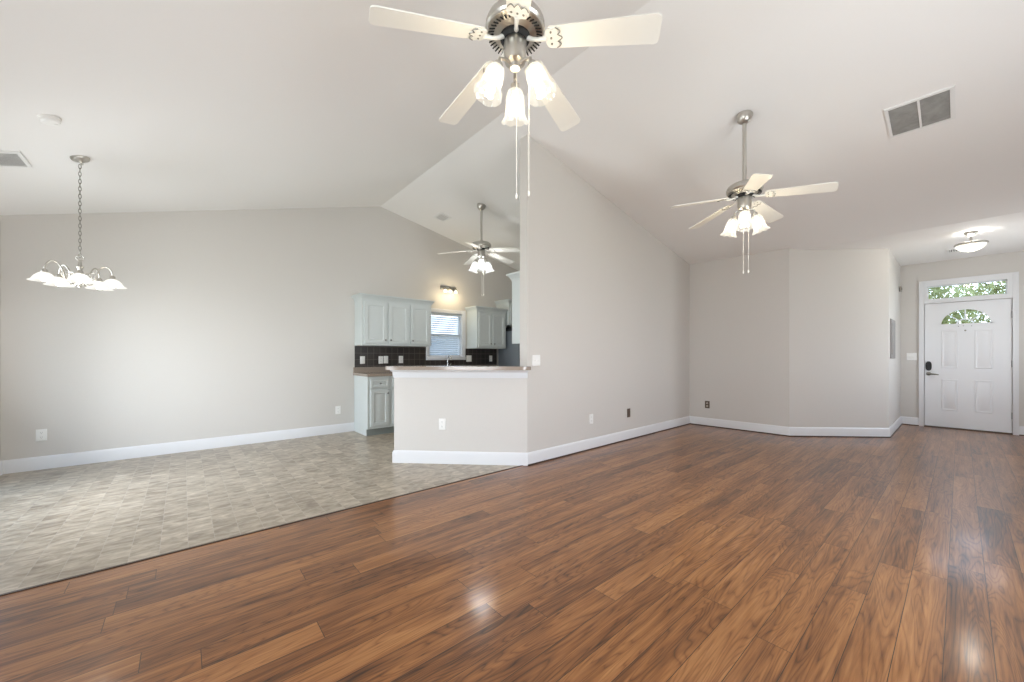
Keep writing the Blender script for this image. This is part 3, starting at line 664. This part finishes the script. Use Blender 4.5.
# ------------------------------------------------------------------ ceiling fans
def make_fan(label, x, y, zh, phase, shade, bulb, kit_rot, glow, power, R=0.68, rc2=0.035, chain=0.70):
    t = thing('ceiling_fan', label, 'ceiling fan', (x, y, zh), 0, 'five-blade ceiling fans')
    zc = ceil_z(x)-zh
    slope = SL if x < RX else -SR
    tilt = Matrix.Rotation(-math.atan(slope), 4, 'Y')
    bm = BM(); lathe(bm, [(0.066, 0.0), (0.066, -0.012), (0.062, -0.03), (0.048, -0.058), (0.026, -0.075), (0.015, -0.078)], 32, mat=Matrix.Translation((0, 0, zc)) @ tilt)
    obj('canopy', bm, 'nickel', t)
    bm = BM(); tube(bm, [(0, 0, zc-0.06), (0, 0, 0.06)], 0.0165, 16); lathe(bm, [(0.028, 0.055), (0.028, 0.10), (0.018, 0.11)], 20); obj('downrod', bm, 'nickel', t)
    bm = BM()
    lathe(bm, [(0.02, 0.078), (0.09, 0.074), (0.122, 0.066), (0.138, 0.053), (0.145, 0.036), (0.146, 0.012), (0.138, 0.004), (0.137, -0.004), (0.076, -0.0245), (0.072, -0.018)], 48, close=False)
    mh = obj('motor_housing', bm, 'nickel', t)
    bm = BM()
    for k in range(40):
        a = 2*PI*k/40; m_ = Matrix.Rotation(a, 4, 'Z') @ Matrix.Translation((0.107, 0, -0.0140)) @ Matrix.Rotation(math.radians(18.8), 4, 'Y')
        box(bm, -0.028, 0.028, -0.0028, 0.0028, -0.0015, 0.002, mat=m_)
    obj('vent_slots', bm, 'recess', mh)
    bm = BM(); lathe(bm, [(0.073, -0.008), (0.073, -0.034), (0.060, -0.045), (0.055, -0.045)], 32); obj('flywheel', bm, 'recess', t)
    bm = BM(); lathe(bm, [(0.052, -0.044), (0.056, -0.05), (0.056, -0.13), (0.050, -0.148), (0.03, -0.160), (0.024, -0.178)], 32); obj('switch_housing', bm, 'nickel', t)
    droop = -0.085/0.62
    for k in range(5):
        az = math.radians(phase+72*k)
        base = Matrix.Rotation(az, 4, 'Z') @ Matrix.Translation((0.06, 0, -0.045)) @ Matrix.Rotation(-math.atan(droop), 4, 'Y') @ Matrix.Rotation(math.radians(-12), 4, 'X')
        bm = BM(); r0, r1, w0, w1 = 0.095, R-0.06, 0.052, 0.068
        pts = [(r0, -w0+0.018), (r0+0.02, -w0)]
        pts += [(r1-0.02, -w1), (r1-0.005, -w1+0.008), (r1, -w1+0.022), (r1, w1-0.022), (r1-0.005, w1-0.008), (r1-0.02, w1)]
        pts += [(r0+0.02, w0), (r0, w0-0.018)]
        prism_xy(bm, pts, 0.0, 0.006)
        bmesh.ops.transform(bm, matrix=base, verts=bm.verts)
        b_ = obj('blade', bm, 'blade', t, smooth=20)
        bm = BM()
        pl = []
        for i in range(48):
            a = 2*PI*i/48; rr = 0.040+0.0055*math.cos(6*a); pl.append((0.128+rr*math.cos(a)*1.05, rr*math.sin(a)*1.12))
        prism_xy(bm, pl, -0.004, 0.0)
        tube(bm, [(0.0, 0, 0.010), (0.03, 0, -0.002), (0.06, 0, -0.007), (0.10, 0, -0.004)], 0.010, 10, radii=[0.012, 0.009, 0.009, 0.012])
        # scrolled outline lines near the outer end of the plate
        sc = [(0.145+0.018*abs(math.sin(3*PI*q/24))+0.012*(1-abs(q-12)/12), -0.048+0.096*q/24, -0.005) for q in range(25)]
        tube(bm, sc, 0.0022, 6, mi=1)
        for q in (-0.028, 0.0, 0.028): lathe(bm, [(0.005, -0.0065), (0.005, -0.003)], 10, 1, (0.122, q, 0))
        bmesh.ops.transform(bm, matrix=base, verts=bm.verts)
        obj('blade_bracket', bm, ['bracket', 'nickel_dark'], b_)
    # four-lamp kit
    nl = 8
    def scal(i, a, r, z):
        k = max(0.0, (i-3)/4.0)
        s = abs(math.sin(nl*a/2))
        return r*(1+0.035*k*math.cos(nl*a)), z+0.010*k*(1-s)
    for k in range(3):
        a = math.radians(kit_rot+120*k); ca, sa = math.cos(a), math.sin(a)
        bm = BM(); tube(bm, [(0.02*ca, 0.02*sa, -0.162), (0.055*ca, 0.055*sa, -0.152), (0.085*ca, 0.085*sa, -0.158), (0.094*ca, 0.094*sa, -0.195)], 0.008, 10)
        tl = Matrix.Translation((0.092*ca, 0.092*sa, -0.188)) @ Matrix.Rotation(a, 4, 'Z') @ Matrix.Rotation(math.radians(-19), 4, 'Y')
        lathe(bm, [(0.010, 0.008), (0.022, 0.0), (0.025, -0.03), (0.022, -0.035)], 20, mat=tl)
        obj('lamp_arm', bm, 'nickel', t)
        prof = [(0.025, -0.020), (0.038, -0.032), (0.046, -0.058), (0.049, -0.095), (0.050, -0.128), (0.055, -0.152), (0.064, -0.170), (0.071, -0.180)]
        bm = BM(); lathe(bm, prof, 64, mat=tl, close=False, mod=scal)
        g = obj('lamp_shade', bm, shade, t, smooth=60)
        bm = BM(); lathe(bm, [(0.010, -0.03), (0.012, -0.045), (0.022, -0.065), (0.024, -0.085), (0.018, -0.103), (0.004, -0.110)], 20, mat=tl); obj('bulb', bm, bulb, g)
        pw = tl @ Vector((0, 0, -0.125)); point('fan_lamp_glow', (x+pw.x, y+pw.y, zh+pw.z), power, glow, 0.025)
    for a, rc, ln in ((math.radians(35), 0.03, chain), (math.radians(-43), rc2, chain)):
        bm = BM(); px_, py_ = rc*math.cos(a), rc*math.sin(a)
        tube(bm, [(px_, py_, -0.14), (px_, py_, -ln)], 0.0017, 6)
        lathe(bm, [(0.001, -ln-0.03), (0.005, -ln-0.026), (0.006, -ln-0.01), (0.002, -ln)], 12, c=(px_, py_, 0)); obj('pull_chain', bm, 'chain', t)
    return t
make_fan('large cream-bladed ceiling fan with glass bell lamps nearest, hanging at the top of the room', 1.244, 1.43, 2.77, 160.5, 'shade_warm', 'bulb_warm', 49, (1.0, 0.86, 0.66), 3.4, rc2=0.068, chain=0.78)
make_fan('cream-bladed ceiling fan on a long rod in front of the far living room wall', 3.855, 1.27, 2.655, 65, 'shade_warm', 'bulb_warm', -162, (1.0, 0.88, 0.70), 3.5, R=0.65)
make_fan('white ceiling fan with cool bright lamps hanging in the kitchen', 3.40, 4.68, 2.81, 148, 'shade_cool', 'bulb_cool', -126, (1.0, 0.985, 0.96), 7, R=0.65)

# ------------------------------------------------------------------ chandelier
chx, chy = -0.637, 4.636; zt = ceil_z(chx)
CZ = 1.80
ch = thing('chandelier', 'nickel chandelier with five downturned glass shades hanging on a chain', 'chandelier', (chx, chy, CZ))
bm = BM(); lathe(bm, [(0.058, 0.0), (0.058, -0.008), (0.050, -0.020), (0.022, -0.030), (0.010, -0.040), (0.006, -0.055)], 32, mat=Matrix.Translation((0, 0, zt-CZ)) @ Matrix.Rotation(-math.atan(SL), 4, 'Y')); obj('canopy', bm, 'nickel', ch)
bm = BM(); z = zt-CZ-0.05; i = 0
while z > 0.20:
    pts = []
    for k in range(14):
        a = 2*PI*k/14; p = (0.0075*math.cos(a), 0.0, 0.020*math.sin(a)-0.02)
        if i % 2: p = (0, p[0], p[2])
        pts.append((p[0], p[1], z+p[2]))
    ring_loop(bm, pts, 0.0022, 6); z -= 0.030; i += 1
obj('chain', bm, 'nickel_dark', ch)
bm = BM(); lathe(bm, [(0.004, -0.075), (0.014, -0.068), (0.010, -0.05), (0.03, -0.03), (0.036, -0.005), (0.024, 0.02), (0.012, 0.045), (0.014, 0.08), (0.022, 0.095), (0.012, 0.11), (0.008, 0.15)], 28)
ring_loop(bm, [(0.022*math.cos(2*PI*k/20), 0, 0.17+0.022*math.sin(2*PI*k/20)) for k in range(20)], 0.004, 8); obj('centre_column', bm, 'nickel', ch)
for k in range(5):
    a = math.radians(-82+72*k); ca, sa = math.cos(a), math.sin(a); rd = 0.190
    P = [(0.024, -0.03), (0.05, -0.05), (0.075, -0.03), (0.09, 0.03), (0.112, 0.09), (0.145, 0.115), (0.172, 0.10), (0.187, 0.065), (rd, 0.035)]
    Q = []
    for i in range(len(P)-1):
        p0, p1, p2, p3 = P[max(i-1, 0)], P[i], P[i+1], P[min(i+2, len(P)-1)]
        for s in range(4):
            u = s/4; Q.append(tuple(0.5*((2*p1[j])+(-p0[j]+p2[j])*u+(2*p0[j]-5*p1[j]+4*p2[j]-p3[j])*u*u+(-p0[j]+3*p1[j]-3*p2[j]+p3[j])*u**3) for j in (0, 1)))
    Q.append(P[-1])
    bm = BM(); tube(bm, [(r*ca, r*sa, z) for r, z in Q], 0.0055, 10)
    sw = [(0.078-0.036*(1-i/16)*math.cos(i*0.55), 0.02+0.045*(1-i/16)*math.sin(i*0.55)) for i in range(15)]
    tube(bm, [(r*ca, r*sa, z) for r, z in sw], 0.0035, 8)
    lathe(bm, [(0.008, 0.045), (0.016, 0.036), (0.020, 0.014), (0.016, 0.010)], 20, c=(rd*ca, rd*sa, 0)); obj('arm', bm, 'nickel', ch)
    bm = BM(); lathe(bm, [(0.018, 0.016), (0.036, 0.006), (0.055, -0.014), (0.066, -0.034), (0.070, -0.041), (0.085, -0.048), (0.086, -0.051), (0.067, -0.046), (0.052, -0.018), (0.033, 0.0), (0.016, 0.010)], 36, c=(rd*ca, rd*sa, 0), close=False)
    g = obj('lamp_shade', bm, 'shade_soft', ch, smooth=60)
    bm = BM(); sphere(bm, (rd*ca, rd*sa, -0.032), 0.022); obj('bulb', bm, 'bulb_cool', g)
    point('chandelier_glow', (chx+rd*ca, chy+rd*sa, CZ-0.06), 1.0, (1.0, 0.93, 0.82), 0.03)

# ------------------------------------------------------------------ entry dome light
fl = thing('dome_light', 'round glass dome light with nickel ring on the flat entry ceiling', 'light', (7.516, -0.085, FZ))
bm = BM(); lathe(bm, [(0.062, 0.0), (0.062, -0.012), (0.05, -0.03), (0.036, -0.036), (0.036, -0.05), (0.012, -0.056), (0.011, -0.14)], 32); obj('ceiling_pan', bm, 'nickel', fl)
bm = BM(); lathe(bm, [(0.011, -0.132), (0.10, -0.130), (0.134, -0.138), (0.144, -0.150), (0.141, -0.160), (0.131, -0.166)], 44, close=False); obj('metal_ring', bm, 'nickel', fl)
bm = BM(); lathe(bm, [(0.133, -0.163), (0.124, -0.188), (0.098, -0.216), (0.063, -0.234), (0.028, -0.243), (0.001, -0.245)], 44, close=False); g = obj('glass_bowl', bm, 'shade_soft', fl, smooth=60)
for sx in (-0.06, 0.06):
    bm = BM(); sphere(bm, (sx, 0, -0.188), 0.024); obj('bulb', bm, 'bulb_cool', g)
point('dome_light_glow', (7.516, -0.085, FZ-0.20), 15, (1.0, 0.95, 0.87), 0.05)
point('dome_light_upglow', (7.516, -0.085, FZ-0.095), 5.0, (1.0, 0.95, 0.87), 0.065)

# ------------------------------------------------------------------ things on the ceiling
def on_ceiling(x, y, down=0.0):
    s = SL if x < RX else (-SR if x < FX else 0.0)
    return Matrix.Translation((x, y, ceil_z(x)-down)) @ Matrix.Rotation(-math.atan(s), 4, 'Y')
t = thing('return_air_grille', 'large two-panel return air grille with dusty grey filters on the living room ceiling', 'air vent', matrix=on_ceiling(4.645, 0.22))
w2, h2 = 0.205, 0.195
bm = BM()
for x0, x1, y0, y1 in [(-w2, w2, -h2, -h2+0.028), (-w2, w2, h2-0.022, h2), (-w2, -w2+0.018, -h2+0.028, h2-0.022), (w2-0.018, w2, -h2+0.028, h2-0.022), (-w2+0.018, w2-0.018, -0.007, 0.007)]: box(bm, x0, x1, y0, y1, -0.014, 0.0)
obj('frame', bm, 'grille', t)
for y0, y1 in ((-h2+0.028, -0.007), (0.007, h2-0.022)):
    bm = BM(); box(bm, -w2+0.018, w2-0.018, y0, y1, -0.004, 0.0, 0)
    n = 22
    for i in range(n):
        xx = -w2+0.022+(2*w2-0.044)*i/(n-1); box(bm, xx-0.0008, xx+0.0008, y0, y1, -0.009, -0.004, 0)
    obj('filter_mesh', bm, 'filter', t)
def register(label, x, y, lx, ly, n, along='y'):
    t = thing('ceiling_register', label, 'air vent', matrix=on_ceiling(x, y), group=None)
    bm = BM(); b = 0.022
    for x0, x1, y0, y1 in [(-lx, lx, -ly, -ly+b), (-lx, lx, ly-b, ly), (-lx, -lx+b, -ly+b, ly-b), (lx-b, lx, -ly+b, ly-b)]: box(bm, x0, x1, y0, y1, -0.012, 0.0)
    obj('frame', bm, 'grille', t)
    bm = BM()
    for i in range(n):
        u = -1+2*(i+0.5)/n
        if along == 'y': m_ = Matrix.Translation((u*(lx-b), 0, -0.010)) @ Matrix.Rotation(math.radians(14), 4, 'Y'); box(bm, -0.0068, 0.0068, -ly+b, ly-b, -0.0008, 0.0008, mat=m_)
        else: m_ = Matrix.Translation((0, u*(ly-b), -0.010)) @ Matrix.Rotation(math.radians(14), 4, 'X'); box(bm, -lx+b, lx-b, -0.0068, 0.0068, -0.0008, 0.0008, mat=m_)
    obj('louver', bm, 'grille', t)
    bm = BM(); box(bm, -lx+b, lx-b, -ly+b, ly-b, -0.002, 0.0); obj('duct_opening', bm, 'filter', t)
register('white louvred register on the dining ceiling left of the chandelier', -1.07, 4.70, 0.15, 0.15, 12, 'x')
register('small white register on the kitchen ceiling near the gable wall', 3.25, 5.57, 0.10, 0.13, 5, 'y')
register('small white register on the flat entry ceiling behind the dome light', 8.60, 0.05, 0.13, 0.08, 5, 'x')
t = thing('smoke_detector', 'round white smoke detector on the dining ceiling', 'smoke detector', matrix=on_ceiling(-0.683, 3.962))
bm = BM(); lathe(bm, [(0.053, 0.0), (0.053, -0.008), (0.050, -0.010), (0.049, -0.024), (0.040, -0.032), (0.02, -0.034)], 36); obj('housing', bm, 'plate', t)
bm = BM(); lathe(bm, [(0.0095, -0.034), (0.009, -0.036), (0.004, -0.037)], 14, c=(0.02, 0.01, 0)); obj('test_button', bm, 'plate', t)

# ------------------------------------------------------------------ outlets and switches
def wall_m(x, y, z, nx, ny):
    """local -y faces out of the wall along (nx, ny)"""
    return Matrix.Translation((x, y, z)) @ Matrix.Rotation(math.atan2(ny, nx)+PI/2, 4, 'Z')
def plate_bm(w, h, t=0.006):
    bm = BM(); L = [[(-w/2+i, -d, -h/2+i), (w/2-i, -d, -h/2+i), (w/2-i, -d, h/2-i), (-w/2+i, -d, h/2-i)] for i, d in ((0, 0), (0, t*0.5), (0.003, t), (0.006, t+0.0006))]
    loft_rect(bm, L, lambda p: p); return bm
def outlet(label, m_, mat='plate', group='duplex wall outlets', face=None):
    t = thing('wall_outlet', label, 'outlet', matrix=m_, group=group)
    obj('cover_plate', plate_bm(0.076, 0.122), mat, t)
    for dz in (0.024, -0.024):
        bm = BM(); prism(bm, [(0.0165*math.cos(a), 0.0145*math.copysign(abs(math.sin(a))**0.7, math.sin(a))) for a in [2*PI*i/20 for i in range(20)]], lambda p, k: (p[0], -0.006-0.002*k, p[1]+dz), 0)
        for sx in (-0.006, 0.006): box(bm, sx-0.001, sx+0.001, -0.0085, -0.0075, dz-0.002, dz+0.007, 1)
        box(bm, -0.002, 0.002, -0.0085, -0.0075, dz-0.010, dz-0.006, 1)
        obj('receptacle', bm, [face or mat, 'slot'], t)
    return t
def switch(label, m_, gangs=1, mat='plate'):
    t = thing('light_switch', label, 'switch', matrix=m_, group='wall switches')
    obj('cover_plate', plate_bm(0.076+0.046*(gangs-1), 0.122), mat, t)
    for i in range(gangs):
        xx = (i-(gangs-1)/2)*0.046
        bm = BM(); prism(bm, [(-0.006, 0.011), (-0.015, 0.005), (-0.007, -0.011)], lambda p, k: (xx-0.005+0.010*k, p[0], p[1])); obj('toggle', bm, mat, t)
    return t
outlet('white outlet low on the dining wall under the chandelier', wall_m(-1.119, YN, 0.356, 0, -1))
outlet('white outlet low on the dining wall beside the base cabinet end', wall_m(1.798, YN, 0.351, 0, -1))
k_ = (P1[0]+P2[0])/2
outlet('white outlet on the front of the half wall below the bar top', wall_m(2.152, P1[0]+P1[1]-2.152, 0.43, -1, -1))
outlet('white outlet low on the long dividing wall', wall_m(3.922, wy(3.922), 0.38, 0, -1))
outlet('dark brown outlet low on the long dividing wall', wall_m(4.779, wy(4.779), 0.374, 0, -1), 'brown_plate')
outlet('almond outlet with dark edges low on the far living room wall', wall_m(6.712, 2.776, 0.36, -1, 0), 'brown_plate', face='tan_plate')
switch('white double switch on the dividing wall right of the bar top', wall_m(2.942, WY, 1.127, 0, -1), 2)
switch('pale double switch on the entry wall left of the front door', wall_m(XE, 0.54, 1.17, -1, 0), 2)
YB = YN-0.0095
switch('leftmost white switch on the dark backsplash under the three-door cabinet', wall_m(2.165, YB, 1.115, 0, -1), 1)
outlet('white outlet, left one of the close pair on the dark backsplash', wall_m(2.463, YB, 1.115, 0, -1))
switch('white switch, right one of the close pair on the dark backsplash', wall_m(2.548, YB, 1.118, 0, -1), 1)
outlet('white outlet on the dark backsplash left of the kitchen window', wall_m(2.81, YB, 1.119, 0, -1))
switch('white double switch on the dark backsplash just right of the kitchen window', wall_m(4.20, YB, 1.131, 0, -1), 2)
outlet('white outlet on the dark backsplash next to the refrigerator', wall_m(4.73, YB, 1.129, 0, -1))

# breaker panel and sensor on the entry side wall
t = thing('breaker_panel', 'taupe metal breaker panel set in the entry side wall', 'electrical panel', (8.20, EY, 1.435))
bm = BM()
L = [[(-0.27+i, -d, -0.295+i), (0.27-i, -d, -0.295+i), (0.27-i, -d, 0.295-i), (-0.27+i, -d, 0.295-i)] for i, d in ((0, 0), (0, 0.010), (0.004, 0.013), (0.05, 0.013), (0.052, 0.009))]
loft_rect(bm, L, lambda p: p); obj('panel_frame', bm, 'panel', t)
bm = BM(); box(bm, -0.21, 0.21, -0.016, -0.0095, -0.235, 0.235, bevel=0.002); pd = obj('panel_door', bm, 'panel', t)
bm = BM(); box(bm, -0.195, -0.17, -0.021, -0.016, -0.03, 0.03, bevel=0.002); obj('latch', bm, 'hinge', pd)
t = thing('door_sensor', 'small dark grey sensor high in the entry corner', 'sensor', (9.22, EY, 2.31))
bm = BM(); box(bm, -0.05, 0.05, -0.03, 0, -0.04, 0.04, bevel=0.006); obj('case', bm, 'nickel_dark', t)
bm = BM(); lathe(bm, [(0.012, 0), (0.011, 0.004), (0.004, 0.006)], 14, mat=Matrix.Rotation(PI/2, 4, 'X'), c=(0, -0.03, 0)); obj('lens', bm, 'black', t)

# ------------------------------------------------------------------ outside: ground, fence, trees
bm = BM()
for x0, x1, y0, y1 in [(-20, 30, -20, YS-0.2), (-20, 30, YN+0.2, 25), (-20, XW-0.2, YS-0.2, YN+0.2), (XE+0.2, 30, YS-0.2, YN+0.2)]: box(bm, x0, x1, y0, y1, -0.35, -0.2)
struct('ground', bm, 'lawn', smooth=0)
t = thing('privacy_fence', 'weathered grey board fence seen through the kitchen blind', 'fence', (6.0, 10.0, -0.2))
for i in range(34):
    bm = BM(); x0 = -2.6+0.15*i; box(bm, x0, x0+0.144, 0, 0.02, 0.03, 2.0); obj('board', bm, 'fence', t)
bm = BM(); 
for z in (0.4, 1.6): box(bm, -2.6, 2.5, 0.021, 0.06, z, z+0.09)
obj('rail', bm, 'fence', t)
def tree(label, x, y, h, r, zc, n, seed):
    rnd = random.Random(seed); t = thing('tree', label, 'tree', (x, y, -0.2), 0, 'trees outside the front door')
    bm = BM(); tube(bm, [(0, 0, 0), (0.03, 0.02, h*0.35), (-0.02, 0.05, h*0.75)], 0.08, 10, radii=[0.11, 0.08, 0.04])
    for k in range(9):
        a = rnd.uniform(0, 2*PI); z = rnd.uniform(0.3, 0.7)*h; l = rnd.uniform(0.5, 0.95)*r
        tube(bm, [(0, 0, z), (l*0.5*math.cos(a), l*0.5*math.sin(a), z+l*0.25), (l*math.cos(a), l*math.sin(a), z+l*0.45)], 0.02, 6, radii=[0.03, 0.018, 0.008])
    obj('trunk', bm, 'bark', t)
    bm = BM()
    for k in range(n):
        u = rnd.random()**0.45; a = rnd.uniform(0, 2*PI); c = rnd.uniform(-1, 1); s = math.sqrt(1-c*c)
        p = Vector((r*u*s*math.cos(a), r*u*s*math.sin(a), zc+0.85*r*u*c))
        rot = Matrix.Rotation(rnd.uniform(0, 2*PI), 3, 'Z') @ Matrix.Rotation(rnd.uniform(-1.2, 1.2), 3, 'X'); L_ = rnd.uniform(0.05, 0.10)
        q = [p + rot @ Vector(v) for v in ((0, -L_, 0), (L_*0.42, 0, 0.012), (0, L_, 0), (-L_*0.42, 0, 0.012))]
        bm.faces.new([bm.verts.new(v) for v in q])
    obj('foliage', bm, 'leaf', t, smooth=0)
tree('leafy green tree outside the front door, on the left through the glass', 13.6, 1.15, 4.2, 1.4, 2.55, 6500, 3)
tree('leafy green tree outside the front door, on the right through the glass', 16.9, -1.35, 4.4, 1.75, 2.7, 7500, 5)
